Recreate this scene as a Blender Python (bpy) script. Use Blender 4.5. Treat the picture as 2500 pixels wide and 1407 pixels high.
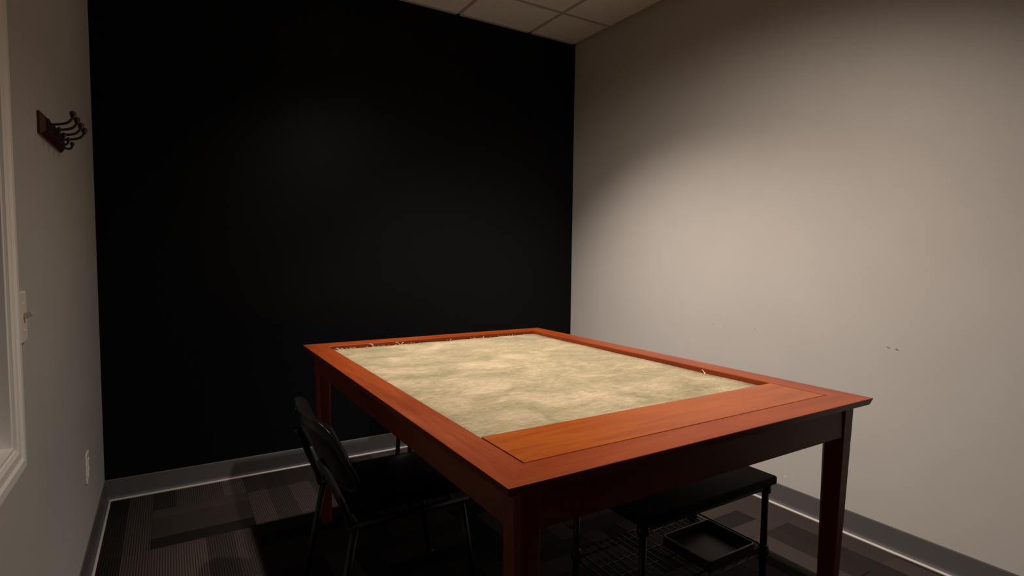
import bpy, bmesh, math, random
from mathutils import Vector, Matrix
random.seed(7)
scene = bpy.context.scene
for o in list(bpy.data.objects):
    bpy.data.objects.remove(o, do_unlink=True)
COL = scene.collection

# ------------------------------------------------------------------ camera
W, H = 2.837, 2.735            # room width (x from -W to 0), ceiling height
YF = -4.05                     # wall behind the camera
F_PX, YAW, PIT, ROL = 1362.434, 0.55320, -0.06207, 0.01019
CAM = Vector((-2.5515, -3.2943, 1.2266))
fw = Vector((math.sin(YAW)*math.cos(PIT), math.cos(YAW)*math.cos(PIT), math.sin(PIT)))
rt = Vector((math.cos(YAW), -math.sin(YAW), 0))
up = rt.cross(fw)
r2 = rt*math.cos(ROL) + up*math.sin(ROL)
u2 = up*math.cos(ROL) - rt*math.sin(ROL)
cd = bpy.data.cameras.new('camera')
cam = bpy.data.objects.new('camera', cd); COL.objects.link(cam)
cd.sensor_width = 36.0; cd.sensor_fit = 'HORIZONTAL'; cd.lens = F_PX*36.0/2500.0
cd.clip_start = 0.02
m = Matrix((r2, u2, -fw)).transposed().to_4x4(); m.translation = CAM
cam.matrix_world = m
scene.camera = cam

# ------------------------------------------------------------------ world, exposure
wd = bpy.data.worlds.new('night'); scene.world = wd; wd.use_nodes = True
wd.node_tree.nodes['Background'].inputs[0].default_value = (0.9, 0.75, 0.6, 1)
wd.node_tree.nodes['Background'].inputs[1].default_value = 0.004
vs = scene.view_settings
vs.view_transform = 'Standard'; vs.look = 'None'; vs.gamma = 1.0; vs.exposure = 0.0
vs.use_curve_mapping = False

# aimable ceiling downlights: x, y, aim point on/under the table, watts, cone
LAMP_COL = (1.0, 0.83, 0.67)
LAMPS = [dict(loc=(-1.50, -0.80), aim=(-0.76, -1.18, 0.0), watts=280, cone=97),
         dict(loc=(-1.43, -2.45), aim=(-0.88, -1.50, 0.0), watts=190, cone=126)]

# ------------------------------------------------------------------ helpers
def link(o, parent=None):
    COL.objects.link(o)
    if parent is not None: o.parent = parent
    return o
def tag(o, label=None, cat=None, group=None, kind=None):
    if label: o['label'] = label
    if cat: o['category'] = cat
    if group: o['group'] = group
    if kind: o['kind'] = kind
    return o
def empty(name, loc=(0,0,0), rz=0, parent=None):
    o = bpy.data.objects.new(name, None); o.empty_display_size = .1
    o.location = loc; o.rotation_euler = (0,0,rz)
    return link(o, parent)
def obj(name, bm, mat, parent=None, smooth=False, loc=None, rot=None):
    bmesh.ops.recalc_face_normals(bm, faces=bm.faces)
    me = bpy.data.meshes.new(name); bm.to_mesh(me); bm.free()
    if mat: me.materials.append(mat)
    if smooth:
        for p in me.polygons: p.use_smooth = True
    o = bpy.data.objects.new(name, me); link(o, parent)
    if loc is not None: o.location = loc
    if rot is not None: o.rotation_euler = rot
    return o
def B(): return bmesh.new()
def box(bm, x0, x1, y0, y1, z0, z1, bev=0, seg=2):
    vv = [bm.verts.new((x,y,z)) for x in (x0,x1) for y in (y0,y1) for z in (z0,z1)]
    q = [(0,1,3,2),(4,6,7,5),(0,4,5,1),(2,3,7,6),(0,2,6,4),(1,5,7,3)]
    fs = [bm.faces.new([vv[i] for i in f]) for f in q]
    if bev:
        es = set(e for f in fs for e in f.edges)
        bmesh.ops.bevel(bm, geom=list(es), offset=bev, segments=seg, profile=.5, affect='EDGES')
    return bm
def ring_pts(c, t, r, n, ref=Vector((0,0,1))):
    t = t.normalized()
    if abs(t.dot(ref)) > .95: ref = Vector((1,0,0)) if abs(t.x) < .9 else Vector((0,1,0))
    a = t.cross(ref).normalized(); b = t.cross(a).normalized()
    return [c + (a*math.cos(2*math.pi*i/n) + b*math.sin(2*math.pi*i/n))*r for i in range(n)]
def tube(bm, pts, r, n=10, rad=None):
    pts = [Vector(p) for p in pts]; rings = []
    for i, p in enumerate(pts):
        t = pts[min(i+1, len(pts)-1)] - pts[max(i-1, 0)]
        rr = rad[i] if rad else r
        rings.append([bm.verts.new(v) for v in ring_pts(p, t, rr, n)])
    for a, b in zip(rings[:-1], rings[1:]):
        # align start index
        k = min(range(n), key=lambda s: (a[0].co - b[s].co).length)
        d1 = (a[1].co - b[(k+1) % n].co).length; d2 = (a[1].co - b[(k-1) % n].co).length
        s = 1 if d1 <= d2 else -1
        for i in range(n):
            bm.faces.new((a[i], a[(i+1) % n], b[(k+s*(i+1)) % n], b[(k+s*i) % n]))
    bm.faces.new(rings[0]); bm.faces.new(list(reversed(rings[-1])))
    return bm
def lathe(bm, prof, c=(0,0,0), n=24):
    c = Vector(c); rings = []
    for r, z in prof:
        rings.append([bm.verts.new(c + Vector((r*math.cos(2*math.pi*i/n), r*math.sin(2*math.pi*i/n), z))) for i in range(n)])
    for a, b in zip(rings[:-1], rings[1:]):
        for i in range(n): bm.faces.new((a[i], a[(i+1) % n], b[(i+1) % n], b[i]))
    bm.faces.new(rings[0]); bm.faces.new(rings[-1])
    return bm
def smooth_path(pts, k=6):
    pts = [Vector(p) for p in pts]; out = []
    P = [pts[0]*2 - pts[1]] + pts + [pts[-1]*2 - pts[-2]]
    for i in range(1, len(P)-2):
        for j in range(k):
            t = j/k; p0, p1, p2, p3 = P[i-1:i+3]
            out.append(.5*((2*p1) + (p2-p0)*t + (2*p0-5*p1+4*p2-p3)*t*t + (3*p1-p0-3*p2+p3)*t**3))
    out.append(pts[-1]); return out
def prism(bm, prof, x0, x1, m0=0, m1=0):
    """profile of (y,z) extruded along x; end offset grows with y (mitre) by m0/m1"""
    a = [bm.verts.new((x0 + m0*y, y, z)) for y, z in prof]
    b = [bm.verts.new((x1 - m1*y, y, z)) for y, z in prof]
    n = len(prof)
    for i in range(n): bm.faces.new((a[i], a[(i+1) % n], b[(i+1) % n], b[i]))
    bm.faces.new(a); bm.faces.new(list(reversed(b)))
    return bm

# ------------------------------------------------------------------ materials
def new_mat(name, base=(.5,.5,.5), rough=.6, spec=.5, metal=0, coat=0):
    m = bpy.data.materials.new(name); m.use_nodes = True
    n = m.node_tree.nodes; b = n['Principled BSDF']
    b.inputs['Base Color'].default_value = (*base, 1); b.inputs['Roughness'].default_value = rough
    b.inputs['Specular IOR Level'].default_value = spec; b.inputs['Metallic'].default_value = metal
    b.inputs['Coat Weight'].default_value = coat; b.inputs['Coat Roughness'].default_value = .2
    return m
def N(m, t, **kw):
    n = m.node_tree.nodes.new(t)
    for k, v in kw.items():
        if k in n.inputs: n.inputs[k].default_value = v
        else: setattr(n, k, v)
    return n
def L(m, a, b): m.node_tree.links.new(a, b)
def bsdf(m): return m.node_tree.nodes['Principled BSDF']
def noise_mix(m, c1, c2, scale, mscale=(1,1,1), detail=4, lo=.3, hi=.7, rough=.6, coord='Object'):
    tc = N(m, 'ShaderNodeTexCoord'); mp = N(m, 'ShaderNodeMapping'); mp.inputs['Scale'].default_value = mscale
    nz = N(m, 'ShaderNodeTexNoise'); nz.inputs['Scale'].default_value = scale; nz.inputs['Detail'].default_value = detail
    nz.inputs['Roughness'].default_value = rough
    cr = N(m, 'ShaderNodeValToRGB')
    cr.color_ramp.elements[0].position = lo; cr.color_ramp.elements[0].color = (*c1, 1)
    cr.color_ramp.elements[1].position = hi; cr.color_ramp.elements[1].color = (*c2, 1)
    L(m, tc.outputs[coord], mp.inputs[0]); L(m, mp.outputs[0], nz.inputs['Vector']); L(m, nz.outputs[0], cr.inputs[0])
    return tc, mp, nz, cr
def bump(m, src, strength=.2, dist=.001):
    b = N(m, 'ShaderNodeBump'); b.inputs['Strength'].default_value = strength; b.inputs['Distance'].default_value = dist
    L(m, src, b.inputs['Height']); L(m, b.outputs[0], bsdf(m).inputs['Normal']); return b

def paint(name, col, rough=.55, spec=.35, marks=False):
    m = new_mat(name, col, rough, spec)
    d = tuple(c*.96 for c in col)
    tc, mp, nz, cr = noise_mix(m, d, col, 3.0, detail=3)
    L(m, cr.outputs[0], bsdf(m).inputs['Base Color'])
    n2 = N(m, 'ShaderNodeTexNoise'); n2.inputs['Scale'].default_value = 220; n2.inputs['Detail'].default_value = 3
    L(m, tc.outputs['Object'], n2.inputs['Vector']); bump(m, n2.outputs[0], .12, .0008)
    return m
MAT = {}
MAT['wall'] = paint('light_grey_paint', (.49, .487, .495))
MAT['black'] = paint('black_paint', (.0040, .0044, .0056), .40, .10)
MAT['charcoal'] = paint('bounce_cut_charcoal', (.05, .05, .052))  # dark tone picked so the unseen front wall bounces less light into shadows
MAT['trimwhite'] = new_mat('white_gloss_trim', (.84, .83, .82), .4)
MAT['plastic'] = new_mat('ivory_plastic', (.80, .77, .72), .35)
MAT['toggle'] = new_mat('ivory_toggle_plastic', (.45, .40, .33), .4)
MAT['slot'] = new_mat('dark_slot', (.02, .02, .02), .6)
MAT['cove'] = new_mat('charcoal_vinyl', (.088, .086, .094), .5, .4)
MAT['toe'] = new_mat('grey_vinyl_edge', (.42, .41, .41), .4, .5)
MAT['glass'] = new_mat('window_glass', (.9, .92, .92), .03)
bsdf(MAT['glass']).inputs['Transmission Weight'].default_value = 1.0
MAT['tbar'] = new_mat('tbar_enamel', (.40, .38, .36), .5)
MAT['plenum'] = new_mat('plenum_board', (.2, .2, .2), .9)
MAT['subfloor'] = new_mat('subfloor', (.03, .028, .027), .95)

def ceiling_tile_mat():
    m = new_mat('acoustic_tile', (.66, .63, .59), .95, .1)
    tc, mp, nz, cr = noise_mix(m, (.55, .52, .49), (.76, .73, .69), 120, detail=2, lo=.30, hi=.45)
    L(m, cr.outputs[0], bsdf(m).inputs['Base Color']); bump(m, nz.outputs[0], .5, .002)
    return m
MAT['ctile'] = ceiling_tile_mat()

def carpet_mat():
    m = new_mat('carpet_pile', (.06,.055,.053), .98, .05)
    tc = N(m, 'ShaderNodeTexCoord'); sx = N(m, 'ShaderNodeSeparateXYZ'); L(m, tc.outputs['Object'], sx.inputs[0])
    oi = N(m, 'ShaderNodeObjectInfo')
    # four bands across each tile, tone by band + tile
    mul = N(m, 'ShaderNodeMath', operation='MULTIPLY'); mul.inputs[1].default_value = 9.6; L(m, sx.outputs[0], mul.inputs[0])
    fl = N(m, 'ShaderNodeMath', operation='FLOOR'); L(m, mul.outputs[0], fl.inputs[0])
    cb = N(m, 'ShaderNodeCombineXYZ'); L(m, fl.outputs[0], cb.inputs[0]); L(m, oi.outputs['Random'], cb.inputs[1])
    wn = N(m, 'ShaderNodeTexWhiteNoise', noise_dimensions='3D'); L(m, cb.outputs[0], wn.inputs['Vector'])
    cr = N(m, 'ShaderNodeValToRGB'); e = cr.color_ramp.elements
    e[0].position = 0; e[0].color = (.016,.015,.016,1); e[1].position = 1; e[1].color = (.098,.080,.077,1)
    k = e.new(.45); k.color = (.048,.040,.038,1); k = e.new(.7); k.color = (.066,.053,.051,1)
    L(m, wn.outputs['Value'], cr.inputs[0])
    # fine ribs
    wv = N(m, 'ShaderNodeTexWave', wave_type='BANDS', bands_direction='X'); wv.inputs['Scale'].default_value = 34
    wv.inputs['Distortion'].default_value = 1.2; wv.inputs['Detail'].default_value = 2; wv.inputs['Detail Scale'].default_value = 3
    L(m, tc.outputs['Object'], wv.inputs['Vector'])
    nz = N(m, 'ShaderNodeTexNoise'); nz.inputs['Scale'].default_value = 260; nz.inputs['Detail'].default_value = 2
    L(m, tc.outputs['Object'], nz.inputs['Vector'])
    mx = N(m, 'ShaderNodeMix', data_type='RGBA', blend_type='MULTIPLY'); mx.inputs[0].default_value = .55
    L(m, cr.outputs[0], mx.inputs[6]); L(m, wv.outputs[0], mx.inputs[7])
    mx2 = N(m, 'ShaderNodeMix', data_type='RGBA', blend_type='MULTIPLY'); mx2.inputs[0].default_value = .5
    L(m, mx.outputs[2], mx2.inputs[6]); L(m, nz.outputs[0], mx2.inputs[7])
    L(m, mx2.outputs[2], bsdf(m).inputs['Base Color'])
    ad = N(m, 'ShaderNodeMath', operation='ADD'); L(m, wv.outputs[0], ad.inputs[0]); L(m, nz.outputs[0], ad.inputs[1])
    bump(m, ad.outputs[0], .6, .004)
    return m
MAT['carpet'] = carpet_mat()

def wood_mat(name, c1, c2, c3, rough=.33, coat=.35):
    m = new_mat(name, c2, rough, .28, 0, coat)
    bsdf(m).inputs['Coat Roughness'].default_value = .22
    tc = N(m, 'ShaderNodeTexCoord'); oi = N(m, 'ShaderNodeObjectInfo')
    off = N(m, 'ShaderNodeVectorMath', operation='ADD'); L(m, tc.outputs['Object'], off.inputs[0])
    sc = N(m, 'ShaderNodeMath', operation='MULTIPLY'); sc.inputs[1].default_value = 17; L(m, oi.outputs['Random'], sc.inputs[0])
    L(m, sc.outputs[0], off.inputs[1])
    mp = N(m, 'ShaderNodeMapping'); mp.inputs['Scale'].default_value = (1.0, 9, 9); L(m, off.outputs[0], mp.inputs[0])
    nz = N(m, 'ShaderNodeTexNoise'); nz.inputs['Scale'].default_value = 2.2; nz.inputs['Detail'].default_value = 7
    nz.inputs['Roughness'].default_value = .62; nz.inputs['Distortion'].default_value = .5; L(m, mp.outputs[0], nz.inputs['Vector'])
    mp2 = N(m, 'ShaderNodeMapping'); mp2.inputs['Scale'].default_value = (3, 90, 90); L(m, off.outputs[0], mp2.inputs[0])
    n2 = N(m, 'ShaderNodeTexNoise'); n2.inputs['Scale'].default_value = 3; n2.inputs['Detail'].default_value = 3; L(m, mp2.outputs[0], n2.inputs['Vector'])
    mx = N(m, 'ShaderNodeMix', data_type='FLOAT'); mx.inputs[0].default_value = .25
    L(m, nz.outputs[0], mx.inputs[2]); L(m, n2.outputs[0], mx.inputs[3])
    cr = N(m, 'ShaderNodeValToRGB'); e = cr.color_ramp.elements
    e[0].position = .28; e[0].color = (*c1, 1); e[1].position = .74; e[1].color = (*c3, 1)
    k = e.new(.5); k.color = (*c2, 1)
    L(m, mx.outputs[0], cr.inputs[0]); L(m, cr.outputs[0], bsdf(m).inputs['Base Color'])
    rr = N(m, 'ShaderNodeMapRange'); rr.inputs[3].default_value = rough-.06; rr.inputs[4].default_value = rough+.1
    L(m, nz.outputs[0], rr.inputs[0]); L(m, rr.outputs[0], bsdf(m).inputs['Roughness'])
    bump(m, n2.outputs[0], .06, .0005)
    return m
MAT['cherry'] = wood_mat('cherry_wood', (.125,.0175,.003), (.205,.034,.0045), (.285,.058,.008), .36, .05)
MAT['leaf'] = wood_mat('amber_cherry_wood', (.17,.030,.003), (.265,.055,.0045), (.34,.088,.008), .32, .08)
MAT['rackwood'] = wood_mat('mahogany_wood', (.035,.008,.006), (.055,.013,.009), (.075,.02,.013), .4, .2)

def cloth_mat():
    m = new_mat('mottled_sage_cloth', (.35,.32,.23), .95, .1)
    bsdf(m).inputs['Sheen Weight'].default_value = .1
    tc, mp, nz, cr = noise_mix(m, (.205,.187,.122), (.375,.315,.232), 5.0, (1.0,1.35,1), 9, .36, .66, .66)
    nz.inputs['Distortion'].default_value = .6
    k = cr.color_ramp.elements.new(.50); k.color = (.275,.243,.163,1)
    mp2 = N(m, 'ShaderNodeMapping'); mp2.inputs['Scale'].default_value = (1, 3.6, 1); L(m, tc.outputs['Object'], mp2.inputs[0])
    n2 = N(m, 'ShaderNodeTexNoise'); n2.inputs['Scale'].default_value = 24; n2.inputs['Detail'].default_value = 8
    n2.inputs['Roughness'].default_value = .7; n2.inputs['Distortion'].default_value = 1.6; L(m, mp2.outputs[0], n2.inputs['Vector'])
    c2 = N(m, 'ShaderNodeValToRGB'); c2.color_ramp.elements[0].position = .38; c2.color_ramp.elements[0].color = (.70,.71,.68,1)
    c2.color_ramp.elements[1].position = .60; c2.color_ramp.elements[1].color = (1.16,1.14,1.12,1)
    L(m, n2.outputs[0], c2.inputs[0])
    mx = N(m, 'ShaderNodeMix', data_type='RGBA', blend_type='MULTIPLY'); mx.inputs[0].default_value = .9
    L(m, cr.outputs[0], mx.inputs[6]); L(m, c2.outputs[0], mx.inputs[7]); L(m, mx.outputs[2], bsdf(m).inputs['Base Color'])
    n3 = N(m, 'ShaderNodeTexNoise'); n3.inputs['Scale'].default_value = 400; L(m, tc.outputs['Object'], n3.inputs['Vector'])
    bump(m, n3.outputs[0], .25, .001)
    return m
MAT['cloth'] = cloth_mat()
MAT['thread'] = new_mat('cream_thread', (.72,.64,.50), .9, .1)
MAT['vinyl'] = new_mat('black_vinyl', (.005,.005,.006), .26, .28)
def _v(m):
    tc = N(m, 'ShaderNodeTexCoord'); nz = N(m, 'ShaderNodeTexNoise'); nz.inputs['Scale'].default_value = 180
    L(m, tc.outputs['Object'], nz.inputs['Vector']); bump(m, nz.outputs[0], .1, .0006)
_v(MAT['vinyl'])
MAT['blackmetal'] = new_mat('black_powder_coat', (.010,.010,.011), .4, .5)
MAT['bronze'] = new_mat('oil_rubbed_bronze', (.018,.010,.009), .4, .5)
MAT['fabricblack'] = new_mat('black_upholstery', (.011,.011,.013), .85, .2)
MAT['bin'] = new_mat('dark_maroon_tray', (.035,.010,.009), .5, .4)
MAT['binrim'] = new_mat('tray_rim_grey', (.30,.27,.25), .35, .5)
MAT['lens'] = new_mat('lamp_lens', (1,1,1), .5)
bsdf(MAT['lens']).inputs['Emission Color'].default_value = (*LAMP_COL, 1)
bsdf(MAT['lens']).inputs['Emission Strength'].default_value = 6
MAT['scuff'] = new_mat('scuff_grey', (.16,.15,.15), .8)
MAT['chip'] = new_mat('chipped_plaster', (.85,.84,.82), .9)

# ------------------------------------------------------------------ the room
T = .12
floor = tag(obj('floor', box(B(), -W-T, T, YF-T, T, -.10, -.006), MAT['subfloor']), 'dark patterned carpet tile floor', 'floor', kind='structure')
# carpet tiles: children of the floor
CT = .40
def ctile_mesh():
    bm = B(); box(bm, -CT/2+.0006, CT/2-.0006, -CT/2+.0006, CT/2-.0006, -.006, 0, .0015, 1)
    bmesh.ops.recalc_face_normals(bm, faces=bm.faces)
    me = bpy.data.meshes.new('carpet_tile'); bm.to_mesh(me); bm.free(); me.materials.append(MAT['carpet']); return me
ctm = ctile_mesh()
def cut_tile(x0, x1, y0, y1):
    bm = B(); box(bm, x0, x1, y0, y1, -.006, 0)
    me = bpy.data.meshes.new('carpet_tile'); bm.to_mesh(me); bm.free(); me.materials.append(MAT['carpet']); return me
ix = 0
for i in range(-1, 8):
    for j in range(-1, 11):
        cx = -2.64 + CT*i + CT/2 - 0*CT; cy = -.24 - CT*j - CT/2
        x0, x1 = max(cx-CT/2, -W), min(cx+CT/2, 0); y0, y1 = max(cy-CT/2, YF), min(cy+CT/2, 0)
        if x1-x0 < .01 or y1-y0 < .01: continue
        full = (x1-x0 > CT-.001 and y1-y0 > CT-.001)
        rz = 0 if (i+j) % 2 else math.pi/2
        if full:
            o = bpy.data.objects.new('carpet_tile', ctm); o.rotation_euler = (0,0,rz)
        else:
            o = bpy.data.objects.new('carpet_tile', cut_tile(x0-cx, x1-cx, y0-cy, y1-cy))
        o.location = (cx, cy, 0); link(o, floor)

tag(obj('wall_back', box(B(), -W-T, T, 0, T, -.1, H+.2), MAT['black']), 'matte black painted accent wall behind the table', 'wall', kind='structure')
tag(obj('wall_right', box(B(), 0, T, YF-T, 0, -.1, H+.2), MAT['wall']), 'pale grey painted wall lit brightly beside the table', 'wall', kind='structure')
tag(obj('wall_front', box(B(), -W-T, T, YF-T, YF, -.1, H+.2), MAT['charcoal']), 'unseen wall behind the camera, made charcoal to cut bounce light', 'wall', kind='structure')
# left wall with a window opening
WY0, WY1, WZ0, WZ1 = -2.95, -1.774, .802, 2.06
bm = B()
box(bm, -W-T, -W, WY1, 0, -.1, H+.2); box(bm, -W-T, -W, YF, WY0, -.1, H+.2)
box(bm, -W-T, -W, WY0, WY1, -.1, WZ0); box(bm, -W-T, -W, WY0, WY1, WZ1, H+.2)
tag(obj('wall_left', bm, MAT['wall']), 'dim pale grey painted wall with coat rack and window', 'wall', kind='structure')

# window: casing, jambs, stool, stop bead, pane
win = tag(empty('window_1', (-W, (WY0+WY1)/2, WZ0)), 'white cased interior window at the left edge', 'window', kind='structure')
def at(o, parent):     # keep world placement under an unrotated empty
    o.location = Vector(o.location) - parent.location; return o
CW = .052
prof = [(0,0),(.0,.011),(.004,.014),(.022,.014),(.028,.010),(.044,.010),(.050,.007),(CW,.007),(CW,0)]
def casing(p0, p1, inward):
    """mitred casing piece on the left wall from p0 to p1 (outer edge corners), profile grows inward, stands off +x"""
    p0, p1, inward = Vector(p0), Vector(p1), Vector(inward)
    Ln = (p1-p0).length; bm = prism(B(), prof, 0, Ln, 1, 1)
    d = (p1-p0).normalized(); out = Vector((1,0,0))
    M = Matrix((d, inward, out)).transposed().to_4x4(); M.translation = p0 - win.location
    bm.transform(M); return obj('casing', bm, MAT['trimwhite'], win)
a, b_, c, d = (-W, WY1+CW, WZ0-CW), (-W, WY0-CW, WZ0-CW), (-W, WY0-CW, WZ1+CW), (-W, WY1+CW, WZ1+CW)
casing(a, b_, (0,0,1)); casing(b_, c, (0,1,0)); casing(c, d, (0,0,-1)); casing(d, a, (0,-1,0))
def wbox(name, x0,x1,y0,y1,z0,z1, mat, bev=.001):
    o = obj(name, box(B(), x0,x1,y0,y1,z0,z1,bev,1), mat, win); o.location = -win.location; return o
wbox('jamb', -W-T, -W+.002, WY1-.010, WY1, WZ0, WZ1, MAT['trimwhite'])
wbox('jamb', -W-T, -W+.002, WY0, WY0+.010, WZ0, WZ1, MAT['trimwhite'])
wbox('head_jamb', -W-T, -W+.002, WY0+.010, WY1-.010, WZ1-.010, WZ1, MAT['trimwhite'])
wbox('sill', -W-T, -W+.004, WY0+.010, WY1-.010, WZ0, WZ0+.010, MAT['trimwhite'])
wbox('stop_bead', -W-.052, -W-.030, WY1-.024, WY1-.010, WZ0+.010, WZ1-.010, MAT['trimwhite'], .003)
wbox('stop_bead', -W-.052, -W-.030, WY0+.010, WY0+.024, WZ0+.010, WZ1-.010, MAT['trimwhite'], .003)
wbox('stop_bead', -W-.052, -W-.030, WY0+.024, WY1-.024, WZ0+.010, WZ0+.024, MAT['trimwhite'], .003)
wbox('stop_bead', -W-.052, -W-.030, WY0+.024, WY1-.024, WZ1-.024, WZ1-.010, MAT['trimwhite'], .003)
wbox('pane', -W-.062, -W-.056, WY0+.010, WY1-.010, WZ0+.010, WZ1-.010, MAT['glass'], 0)

# vinyl cove base + pale edge line at the carpet
BB = .1016
cove = [(0,0),(.016,0),(.016,.003),(.010,.007),(.0065,.014),(.0055,.022),(.0045,BB-.004),(.003,BB),(0,BB)]
toe = [(.0162,0),(.0245,0),(.0245,.004),(.020,.0075),(.0162,.0075)]
def base_run(name, side, p0, p1, inward, lab, m0, m1):
    p0, p1, inward = Vector(p0), Vector(p1), Vector(inward)
    M = Matrix(((p1-p0).normalized(), inward, Vector((0,0,1)))).transposed().to_4x4(); M.translation = p0
    bm = prism(B(), cove, 0, (p1-p0).length, m0, m1); bm.transform(M)
    o = tag(obj('baseboard_'+side, bm, MAT['cove']), lab, 'baseboard', kind='structure')
    bm = prism(B(), toe, 0, (p1-p0).length, m0, m1); bm.transform(M)
    tag(obj('edge_strip', bm, MAT['toe'], o), 'pale grey line along the carpet edge')
base_run('baseboard','back', (0,0,0), (-W,0,0), (0,-1,0), 'charcoal vinyl baseboard below the black wall', 1, 1)
base_run('baseboard','right', (0,YF,0), (0,0,0), (-1,0,0), 'charcoal vinyl baseboard below the bright grey wall', 1, 1)
base_run('baseboard','left', (-W,0,0), (-W,YF,0), (1,0,0), 'charcoal vinyl baseboard below the coat rack wall', 1, 1)
base_run('baseboard','front', (-W,YF,0), (0,YF,0), (0,1,0), 'charcoal vinyl baseboard behind the camera', 1, 1)

# suspended ceiling
ceil = tag(obj('ceiling', box(B(), -W-T, T, YF-T, T, H+.05, H+.2), MAT['plenum']), 'suspended ceiling of square acoustic tiles in a grid', 'ceiling', kind='structure')
GX, GY, GS = -.403, -.387, .5424
xs = [0] + [GX - GS*k for k in range(6) if GX-GS*k > -W+.03] + [-W]
ys = [0] + [GY - GS*k for k in range(8) if GY-GS*k > YF+.03] + [YF]
HOLES = [l['loc'] for l in LAMPS]
for i in range(len(xs)-1):
    for j in range(len(ys)-1):
        x1, x0, y1, y0 = xs[i], xs[i+1], ys[j], ys[j+1]
        obj('ceiling_tile', box(B(), x0+.010, x1-.010, y0+.010, y1-.010, H+.001, H+.016, .002, 1), MAT['ctile'], ceil)
for k, x in enumerate(xs[1:-1]):
    obj('grid_bar', box(B(), x-.012, x+.012, YF, 0, H-.001, H+.012, .0008, 1), MAT['tbar'], ceil)
for y in ys[1:-1]:
    obj('grid_bar', box(B(), -W, 0, y-.012, y+.012, H-.0005, H+.012, .0008, 1), MAT['tbar'], ceil)
for nm, (x0,x1,y0,y1) in dict(a=(-W,0,-.022,0), b=(-W,0,YF,YF+.022), c=(-.022,0,YF,0), d=(-W,-W+.022,YF,0)).items():
    obj('wall_angle', box(B(), x0,x1,y0,y1,H-.001,H+.003), MAT['tbar'], ceil)

# downlights (gimbal eyeballs) with their light
for k, l in enumerate(LAMPS):
    x, y = l['loc']
    e = tag(empty('ceiling_downlight', (x, y, H)), ['aimable round downlight in the ceiling above the far end of the table',
            'aimable round downlight in the ceiling above the near end of the table'][k], 'downlight', 'recessed ceiling downlights')
    obj('trim_ring', lathe(B(), [(.052,-.001),(.075,-.001),(.078,-.004),(.074,-.009),(.054,-.009),(.050,-.006)], n=32), MAT['trimwhite'], e, True)
    aim = (Vector(l['aim']) - Vector((x, y, H-.012))).normalized()
    q = aim.to_track_quat('-Z', 'Y')
    bm = lathe(B(), [(.049,.0),(.047,-.004),(.042,-.006),(.040,-.004)], n=32)
    o = obj('eyeball', bm, MAT['trimwhite'], e, True); o.location = (0,0,-.006)
    bm = lathe(B(), [(.039,-.0055),(.039,-.0075),(.030,-.009)], n=32)
    o = obj('lamp_lens', bm, MAT['lens'], e, True); o.location = (0,0,-.006)
    ld = bpy.data.lights.new('lamp_beam', 'SPOT'); ld.energy = l['watts']; ld.color = LAMP_COL
    ld.spot_size = math.radians(l['cone']); ld.spot_blend = 1.0; ld.shadow_soft_size = .03
    lo = bpy.data.objects.new('lamp_beam', ld); link(lo, e); lo.location = (0,0,-.03)
    lo.rotation_mode = 'QUATERNION'; lo.rotation_quaternion = q

# scuffs on the right wall (flat marks, left by chair backs)
for (y, z, w, h, mt, lab) in [(-1.273,.847,.007,.004,'scuff','tiny grey scuff on the bright wall, leftmost of the row'),
        (-1.348,.843,.004,.005,'scuff','small grey scuff dot on the bright wall, second of the row'),
        (-1.535,.852,.005,.003,'scuff','small grey scuff on the bright wall, third of the row'),
        (-2.157,.850,.016,.004,'scuff','faint short grey scuff just left of the darkest mark'),
        (-2.188,.8465,.014,.006,'scuff','darkest grey scuff mark on the bright wall'),
        (-1.728,.148,.010,.005,'chip','small white paint chip on the bright wall just above the baseboard')]:
    bm = B(); vs_ = [bm.verts.new((-.0006, y + w/2*math.cos(t)*random.uniform(.7,1.1), z + h/2*math.sin(t)*random.uniform(.7,1.1) + .12*w*math.cos(t)))
         for t in [2*math.pi*i/10 for i in range(10)]]
    f = bm.faces.new(vs_); r = bmesh.ops.extrude_face_region(bm, geom=[f])
    for v in r['geom']:
        if isinstance(v, bmesh.types.BMVert): v.co.x = .0005
    tag(obj('wall_scuff' if mt == 'scuff' else 'paint_chip', bm, MAT[mt]), lab, 'scuff mark')

# ------------------------------------------------------------------ gaming table
TX0, TX1, TY0, TY1, TH = -2.041, -.762, -2.462, -.678, .805
RW = .091
tab = tag(empty('gaming_table', ((TX0+TX1)/2, (TY0+TY1)/2, 0)), 'large reddish cherry wood gaming table with a recessed top', 'table')
tc_ = tab.location.copy()
rp = [(.0,-.0015),(.0005,-.0005),(.002,0),(RW-.003,0),(RW-.001,-.0008),(RW,-.003),(RW,-.032),(.030,-.032),(.030,-.023),(.011,-.023),(.006,-.020)]
def rail(p0, p1):
    p0, p1 = Vector(p0), Vector(p1); Ln = (p1-p0).length; d = (p1-p0).normalized()
    o = obj('rail', prism(B(), rp, 0, Ln, 1, 1), MAT['cherry'], tab)
    o.location = p0 - tc_; o.rotation_euler = (0,0,math.atan2(d.y, d.x)); return o
rail((TX0,TY0,TH),(TX1,TY0,TH)); rail((TX1,TY0,TH),(TX1,TY1,TH)); rail((TX1,TY1,TH),(TX0,TY1,TH)); rail((TX0,TY1,TH),(TX0,TY0,TH))
AZ0, AZ1 = .690, TH-.024
AI = .036    # apron inset
def plank(name, p0, p1, th, z0, z1, mat=None):
    p0, p1 = Vector((*p0,0)), Vector((*p1,0)); Ln = (p1-p0).length; d = (p1-p0).normalized()
    o = obj(name, box(B(), 0, Ln, 0, th, 0, z1-z0, .002, 1), mat or MAT['cherry'], tab)
    o.location = p0 + Vector((0,0,z0)) - tc_; o.rotation_euler = (0,0,math.atan2(d.y,d.x)); return o
LD, LB = .064, .044
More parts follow.
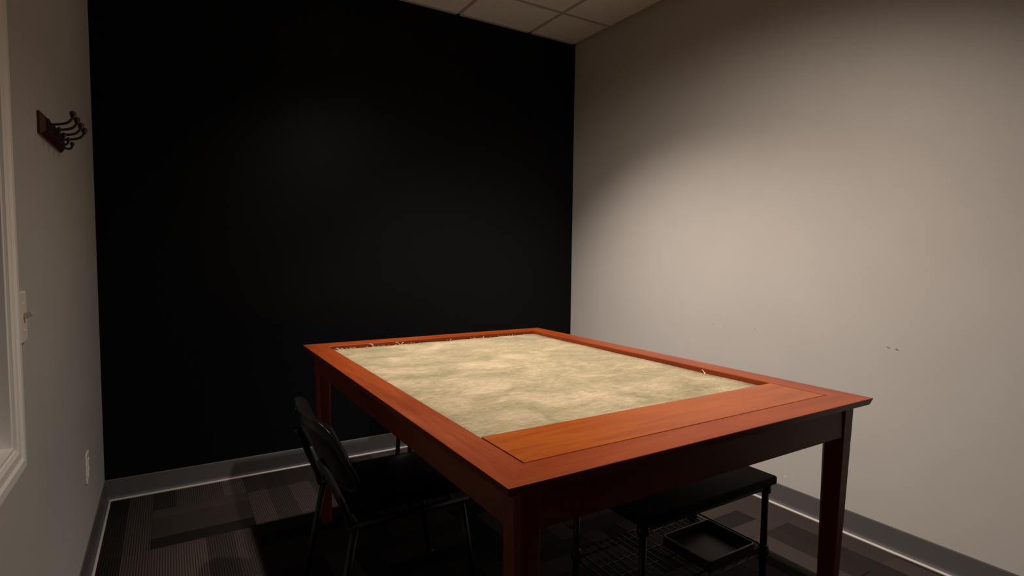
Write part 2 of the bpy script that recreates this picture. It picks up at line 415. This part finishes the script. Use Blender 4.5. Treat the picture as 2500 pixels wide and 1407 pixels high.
ax0, ax1, ay0, ay1 = TX0+AI, TX1-AI-.006, TY0+AI-.008, TY1-AI
g = .05
plank('apron', (ax0+g, ay0+.006), (ax1-g, ay0+.006), .022, AZ0, AZ1)
plank('apron', (ax1-.006, ay0+g), (ax1-.006, ay1-g), .022, AZ0, AZ1)
plank('apron', (ax1-g, ay1-.006), (ax0+g, ay1-.006), .022, AZ0, AZ1)
plank('apron', (ax0+.006, ay1-g), (ax0+.006, ay0+g), .022, AZ0, AZ1)
def leg(cx, cy, sx, sy):
    """chamfered leg; outer corner at (cx,cy), body extends inward (sx,sy); outer faces taper in"""
    bm = B(); ch = .011
    def sect(z, d, s):
        o = s   # outer shift
        x0, y0 = o, o; x1, y1 = LD, LD
        pts = [(x0+ch,y0),(x1-ch,y0),(x1,y0+ch),(x1,y1-ch),(x1-ch,y1),(x0+ch,y1),(x0,y1-ch),(x0,y0+ch)]
        return [bm.verts.new((z, sx*px, sy*py)) for px, py in pts]
    A = sect(0, LB, LD-LB); Bq = sect(.45, LB, (LD-LB)*.4); Cc = sect(AZ1, LD, 0)
    for a, b in ((A,Bq),(Bq,Cc)):
        for i in range(8): bm.faces.new((a[i], a[(i+1)%8], b[(i+1)%8], b[i]))
    bm.faces.new(A); bm.faces.new(Cc)
    o = obj('leg', bm, MAT['cherry'], tab)
    o.location = Vector((cx,cy,0)) - tc_
    # local x runs up the leg so the grain does too
    o.rotation_mode = 'QUATERNION'
    o.rotation_quaternion = Matrix(((0,1,0),(0,0,1),(1,0,0))).to_quaternion()
    return o
leg(ax0, ay0, 1, 1); leg(ax1, ay0, -1, 1); leg(ax1, ay1, -1, -1); leg(ax0, ay1, 1, -1)
IX0, IX1, IY0, IY1 = TX0+RW, TX1-RW, TY0+RW, TY1-RW
FZ = .787
o = obj('bed_panel', box(B(), IX0+.0005-tc_.x, IX1-.0005-tc_.x, IY0+.0005-tc_.y, IY1-.0005-tc_.y, FZ-.022, FZ-.0028), MAT['cherry'], tab)

# cloth mat lying in the recess
bm = B(); nx, ny = 28, 40
gv = []
for j in range(ny+1):
    row = []
    for i in range(nx+1):
        x = IX0+.0015 + (IX1-IX0-.003)*i/nx; y = IY0+.0015 + (IY1-IY0-.008)*j/ny
        if j == ny: y += random.uniform(-.003, .003)
        row.append(bm.verts.new((x-tc_.x, y-tc_.y, FZ + .0006*math.sin(i*1.7+j*.6) + (random.uniform(0,.0012) if j >= ny-1 else 0))))
    gv.append(row)
for j in range(ny):
    for i in range(nx): bm.faces.new((gv[j][i], gv[j][i+1], gv[j+1][i+1], gv[j+1][i]))
r = bmesh.ops.extrude_face_region(bm, geom=bm.faces[:])
for v in r['geom']:
    if isinstance(v, bmesh.types.BMVert): v.co.z = FZ-.0022
mat_o = tag(obj('cloth_mat', bm, MAT['cloth'], None, True), 'mottled sage and cream cloth filling the recessed tabletop', 'cloth')
mat_o.location = (tc_.x, tc_.y, 0)
# frayed threads along the far edge and a loose one on the right
bm = B()
def thread(x, y, dx, dy, h, r=.00045):
    p = smooth_path([(x,y,FZ+.0005),(x+dx*.4,y+dy*.4,FZ+h*.7),(x+dx*.8,y+dy*.8,FZ+h),(x+dx,y+dy,FZ+h*.8)], 3)
    tube(bm, [Vector(q)-Vector((tc_.x,tc_.y,0)) for q in p], r, 4)
for k in range(44):
    t = random.random()**1.7
    x = IX0+.01 + t*(IX1-IX0-.05); 
    thread(x, IY1-.010, random.uniform(-.014,.016), random.uniform(-.004,.004), random.uniform(.002,.008))
for x, dx, h in ((-1.75,-.018,.016),(-1.745,-.012,.014),(-1.62,-.02,.013),(-1.615,.014,.011),(-1.17,.006,.010),(-1.90,-.02,.008),(-1.36,.01,.008)):
    thread(x, IY1-.010, dx, .002, h, .0009)
thread(IX1-.012, -1.93, .010, .022, .011, .0011); thread(IX1-.016, -1.935, .014, .012, .006, .0009)
tag(obj('frayed_threads', bm, MAT['thread'], mat_o), 'loose cream threads along the frayed edge', kind='stuff')

# removable leaf board over the near end of the recess
LY1 = -2.187
lf = obj('leaf_board', box(B(), 0, IX1-IX0-.0045, 0, LY1-IY0-.003, 0, .0165, .0012, 2), MAT['leaf'])
lf.location = (IX0+.0035, IY0+.003, FZ+.0008)
tag(lf, 'orange amber wooden leaf board laid across the near end of the table', 'board')

# ------------------------------------------------------------------ padded black chairs
def pad_mesh(w, d, th, crown, bow, nu=14, nv=14, rnd=.05):
    """cushion in local xy (x depth d, y width w); bow bends it along y"""
    bm = B(); top = []; bot = []
    def sup(u, v):       # square to rounded rect
        x, y = u*d/2, v*w/2
        ex, ey = max(0, abs(x)-(d/2-rnd)), max(0, abs(y)-(w/2-rnd))
        k = math.hypot(ex, ey)
        mx = max(ex, ey)
        if k > 1e-6:
            f = mx/k; x = math.copysign(min(abs(x), d/2-rnd)+ex*f, x); y = math.copysign(min(abs(y), w/2-rnd)+ey*f, y)
        return x, y
    for i in range(nu+1):
        a, b = [], []
        for j in range(nv+1):
            u, v = -1+2*i/nu, -1+2*j/nv
            x, y = sup(u, v); e = max(abs(u), abs(v))
            edge = math.sqrt(max(0, 1-e**6))
            zb = bow*(v*v)
            a.append(bm.verts.new((x, y, zb + th*.5 + (crown + th*.5)*edge*(1-.25*(u*u+v*v)/2) - th*.0)))
            b.append(bm.verts.new((x, y, zb + th*.5*(1-edge))))
        top.append(a); bot.append(b)
    for i in range(nu):
        for j in range(nv):
            bm.faces.new((top[i][j], top[i+1][j], top[i+1][j+1], top[i][j+1]))
            bm.faces.new((bot[i][j], bot[i][j+1], bot[i+1][j+1], bot[i+1][j]))
    for i in range(nu):
        for j in (0, nv): bm.faces.new((top[i][j], top[i+1][j], bot[i+1][j], bot[i][j]))
    for j in range(nv):
        for i in (0, nu): bm.faces.new((top[i][j], top[i][j+1], bot[i][j+1], bot[i][j]))
    return bm
def make_chair(loc, rz):
    t = empty('padded_chair', loc, rz)
    obj('seat', pad_mesh(.41, .41, .035, .012, 0), MAT['vinyl'], t, True).location = (.0, 0, .418)
    # backrest: pad stood up, leaning back, bowed
    bm = pad_mesh(.42, .265, .030, .012, .040, 12, 18, .07)
    bb = obj('backrest', bm, MAT['vinyl'], t, True)
    # local x (depth) -> up along lean, local z (thickness) -> forward
    lean = math.radians(25)
    upv = Vector((-math.sin(lean), 0, math.cos(lean))); fwd = Vector((math.cos(lean), 0, math.sin(lean)))
    M = Matrix((upv, fwd.cross(upv), fwd)).transposed().to_4x4()
    M.translation = Vector((-.266, 0, .594)); bb.data.transform(M)
    # piping seam round the rear edge of the back
    pts = []; pd, pw, rn = .265/2, .42/2, .07
    for (cx, cy, a0) in ((-pd+rn, -pw+rn, 180), (pd-rn, -pw+rn, 270), (pd-rn, pw-rn, 0), (-pd+rn, pw-rn, 90)):
        for k in range(8):
            an = math.radians(a0 + 90*k/7)
            x_, y_ = cx + rn*math.cos(an), cy + rn*math.sin(an)
            pts.append((x_, y_))
    full = []
    for q0, q1 in zip(pts, pts[1:]+pts[:1]):
        full += [(q0[0]+(q1[0]-q0[0])*t/4, q0[1]+(q1[1]-q0[1])*t/4) for t in range(4)]
    full.append(full[0])
    pts = [M @ Vector((x_*.985, y_*.985, .040*(y_/pw)**2 + .010)) for x_, y_ in full]
    obj('piping', tube(B(), pts, .0035, 6), MAT['vinyl'], bb, True)
    r = .0115
    for s in (-1, 1):
        y = s*.196
        # side frame: back post down to seat rear, along the seat
        obj('back_post', tube(B(), smooth_path([(-.285,s*.165,.615),(-.262,s*.182,.565),(-.236,y,.50),(-.213,y,.44),(-.205,y,.405)], 5), r, 10), MAT['blackmetal'], t, True)
        obj('seat_rail', tube(B(), [(-.212,y,.402),(.19,y,.402)], r, 10), MAT['blackmetal'], t, True)
        fl = obj('leg', tube(B(), [(.165,y,.398),(.225,y*1.06,.012)], r, 10), MAT['blackmetal'], t, True)
        obj('foot_cap', lathe(B(), [(.012,0),(.015,.001),(.0145,.022),(.0125,.024)], (.227,y*1.06,0), 12), MAT['blackmetal'], fl, True)
        rl = obj('leg', tube(B(), [(-.19,y,.398),(-.262,y*1.06,.012)], r, 10), MAT['blackmetal'], t, True)
        obj('foot_cap', lathe(B(), [(.012,0),(.015,.001),(.0145,.022),(.0125,.024)], (-.264,y*1.06,0), 12), MAT['blackmetal'], rl, True)
    obj('cross_bar', tube(B(), [(.14,-.196,.400),(.14,.196,.400)], .009, 8), MAT['blackmetal'], t, True)
    obj('cross_bar', tube(B(), [(-.17,-.196,.400),(-.17,.196,.400)], .009, 8), MAT['blackmetal'], t, True)
    return t
def copy_tree(o, parent=None):
    c = o.copy(); COL.objects.link(c); c.parent = parent
    for ch in list(o.children): copy_tree(ch, c)
    return c
ch1 = make_chair((-1.90, -1.465, 0), 0)
tag(ch1, 'black padded chair pushed under the left long side of the table', 'chair', 'black padded chairs')
ch2 = copy_tree(ch1); ch2.location = (-1.355, -.694, 0); ch2.rotation_euler = (0,0,math.radians(-102.7))
tag(ch2, 'black chair at the far end of the table near the black wall', 'chair', 'black padded chairs')

# ------------------------------------------------------------------ wire bench under the table
BX0, BX1, BY0, BY1, BZ = -1.400, -.760, -2.168, -1.800, .462
bn = tag(empty('wire_bench', ((BX0+BX1)/2, (BY0+BY1)/2, 0)), 'black bench with padded top and wire lower shelf under the table', 'bench')
bc = bn.location.copy()
hx, hy = (BX1-BX0)/2, (BY1-BY0)/2
obj('seat_pad', box(B(), -hx, hx, -hy, hy, BZ-.030, BZ, .007, 3), MAT['fabricblack'], bn, True)
px, py = hx-.025, hy-.028
for sx in (-1,1):
    for sy in (-1,1):
        lg = obj('post', tube(B(), [(sx*px,sy*py,.012),(sx*px,sy*py,BZ-.031)], .0115, 14), MAT['blackmetal'], bn, True)
        for z in (BZ-.066, .178):
            obj('collar', lathe(B(), [(.0125,0),(.0195,.003),(.0195,.010),(.0165,.030),(.0125,.034)] if z < .3 else [(.0125,0),(.0165,.004),(.0185,.010),(.0185,.032),(.0125,.034)], (sx*px,sy*py,z), 16), MAT['blackmetal'], lg, True)
        obj('foot', lathe(B(), [(.014,0),(.016,.002),(.016,.010),(.0115,.013)], (sx*px,sy*py,0), 14), MAT['blackmetal'], lg, True)
def wire_frame(z):
    for dz in (0, -.028):
        bm = B(); tube(bm, [(-px,-py,z+dz),(px,-py,z+dz)], .0032, 8); obj('shelf_rail', bm, MAT['blackmetal'], bn, True)
        bm = B(); tube(bm, [(-px,py,z+dz),(px,py,z+dz)], .0032, 8); obj('shelf_rail', bm, MAT['blackmetal'], bn, True)
        bm = B(); tube(bm, [(-px,-py,z+dz),(-px,py,z+dz)], .0032, 8); obj('shelf_rail', bm, MAT['blackmetal'], bn, True)
        bm = B(); tube(bm, [(px,-py,z+dz),(px,py,z+dz)], .0032, 8); obj('shelf_rail', bm, MAT['blackmetal'], bn, True)
    zig = []
    n = 16
    for i in range(n+1): zig.append((-px+.02+(2*px-.04)*i/n, -py, z if i % 2 else z-.028))
    obj('truss_wire', tube(B(), zig, .0022, 6), MAT['blackmetal'], bn)
    obj('truss_wire', tube(B(), [(a,-b,c) for a,b,c in zig], .0022, 6), MAT['blackmetal'], bn)
    n = 20
    for i in range(1, n):
        x = -px + 2*px*i/n
        obj('shelf_wire', tube(B(), [(x,-py,z+.003),(x,py,z+.003)], .0016, 6), MAT['blackmetal'], bn)
    for y in (-.035, .035):
        obj('shelf_wire', tube(B(), [(-px,y,z-.002),(px,y,z-.002)], .0028, 6), MAT['blackmetal'], bn)
wire_frame(.205)
for s in (-1,1):
    obj('seat_frame_bar', box(B(), -px, px, s*py-.006, s*py+.006, BZ-.052, BZ-.031), MAT['blackmetal'], bn)
# tray on the shelf
tr = empty('storage_tray', (-.984, -2.064, .2105)); tw, td, hh = .230, .196, .036
tag(tr, 'dark maroon open tray with thin grey rim on the wire shelf', 'tray')
bm = B(); t = .003
box(bm, -tw/2, tw/2, -td/2, td/2, 0, t)
box(bm, -tw/2, -tw/2+t, -td/2, td/2, t, hh); box(bm, tw/2-t, tw/2, -td/2, td/2, t, hh)
box(bm, -tw/2+t, tw/2-t, -td/2, -td/2+t, t, hh); box(bm, -tw/2+t, tw/2-t, td/2-t, td/2, t, hh)
obj('tray_body', bm, MAT['bin'], tr)
rr = .012; pth = []
for cx, cy, a0 in ((tw/2-rr, td/2-rr, 0), (-tw/2+rr, td/2-rr, 90), (-tw/2+rr, -td/2+rr, 180), (tw/2-rr, -td/2+rr, 270)):
    for k in range(5):
        a = math.radians(a0 + 22.5*k); pth.append((cx+rr*math.cos(a), cy+rr*math.sin(a), hh+.001))
pth.append(pth[0])
obj('rim', tube(B(), pth, .0026, 8), MAT['binrim'], tr, True)

# ------------------------------------------------------------------ things on the left wall
# coat rack
ck = tag(empty('coat_rack', (-W, -1.178, 1.562)), 'small dark wooden coat rack with four double hooks on the left wall', 'coat rack')
bm = B(); hw, hz, th = .177, .030, .016
back = [bm.verts.new((0.0005, y, z)) for y, z in ((-hw,-hz),(hw,-hz),(hw,hz),(-hw,hz))]
mid = [bm.verts.new((.006, y, z)) for y, z in ((-hw,-hz),(hw,-hz),(hw,hz),(-hw,hz))]
fr = [bm.verts.new((th, y, z)) for y, z in ((-hw+.012,-hz+.010),(hw-.012,-hz+.010),(hw-.012,hz-.010),(-hw+.012,hz-.010))]
for a, b in ((back,mid),(mid,fr)):
    for i in range(4): bm.faces.new((a[i], a[(i+1)%4], b[(i+1)%4], b[i]))
bm.faces.new(back); bm.faces.new(fr)
obj('back_board', bm, MAT['rackwood'], ck)
for y in (-.125, -.042, .042, .125):
    hk = obj('hook', tube(B(), smooth_path([(th,y,.004),(th+.014,y,.006),(th+.040,y,.013),(th+.052,y,.025),(th+.055,y,.037)], 5), .0036, 8), MAT['bronze'], ck, True)
    obj('hook_plate', box(B(), th-.001, th+.004, y-.009, y+.009, -.019, .019, .002, 2), MAT['bronze'], hk)
    obj('hook_tip', lathe(B(), [(.003,-.013),(.0060,-.008),(.0078,0),(.0072,.005),(.003,.008)], (th+.055,y,.040), 12), MAT['bronze'], hk, True)
    lowp = smooth_path([(th,y,-.012),(th+.006,y,-.020),(th+.014,y,-.023),(th+.022,y,-.018),(th+.024,y,-.010)], 5)
    obj('lower_prong', tube(B(), lowp, .0032, 8), MAT['bronze'], hk, True)
    obj('hook_tip', lathe(B(), [(.002,-.006),(.0052,-.004),(.006,0),(.005,.004),(.002,.006)], (th+.024,y,-.006), 12), MAT['bronze'], hk, True)
# light switch beside the casing
sw = tag(empty('light_switch', (-W, -1.664, 1.073)), 'ivory toggle light switch plate beside the window casing', 'light switch')
obj('cover_plate', box(B(), .0002, .0090, -.035, .035, -.057, .057, .003, 3), MAT['plastic'], sw)
bm = box(B(), .008, .026, -.005, .005, -.006, .006, .0015, 2)
bmesh.ops.rotate(bm, verts=bm.verts, cent=(.006,0,0), matrix=Matrix.Rotation(math.radians(-28), 3, 'Y'))
obj('toggle', bm, MAT['toggle'], sw)
for z in (-.030, .030): obj('screw', lathe(B(), [(.003,0),(.003,.001),(.001,.0016)], n=10), MAT['plastic'], sw, rot=(0,math.pi/2,0), loc=(.0088,0,z))
# outlet low on the wall
ot = tag(empty('wall_outlet', (-W, -.640, .385)), 'ivory electrical outlet low on the left wall near the corner', 'outlet')
obj('cover_plate', box(B(), .0002, .0060, -.035, .035, -.057, .057, .003, 3), MAT['plastic'], ot)
for z in (-.0195, .0195):
    rc = obj('receptacle', box(B(), .0055, .0085, -.0165, .0165, z-.014, z+.014, .0015, 2), MAT['plastic'], ot)
    for y in (-.0063, .0063): obj('slot', box(B(), .0078, .0087, y-.0012, y+.0012, z-.001, z+.007), MAT['slot'], rc)
    obj('slot', box(B(), .0078, .0087, -.002, .002, z-.0095, z-.0055), MAT['slot'], rc)
obj('screw', lathe(B(), [(.003,0),(.003,.001),(.001,.0016)], n=10), MAT['plastic'], ot, rot=(0,math.pi/2,0), loc=(.0058,0,0))
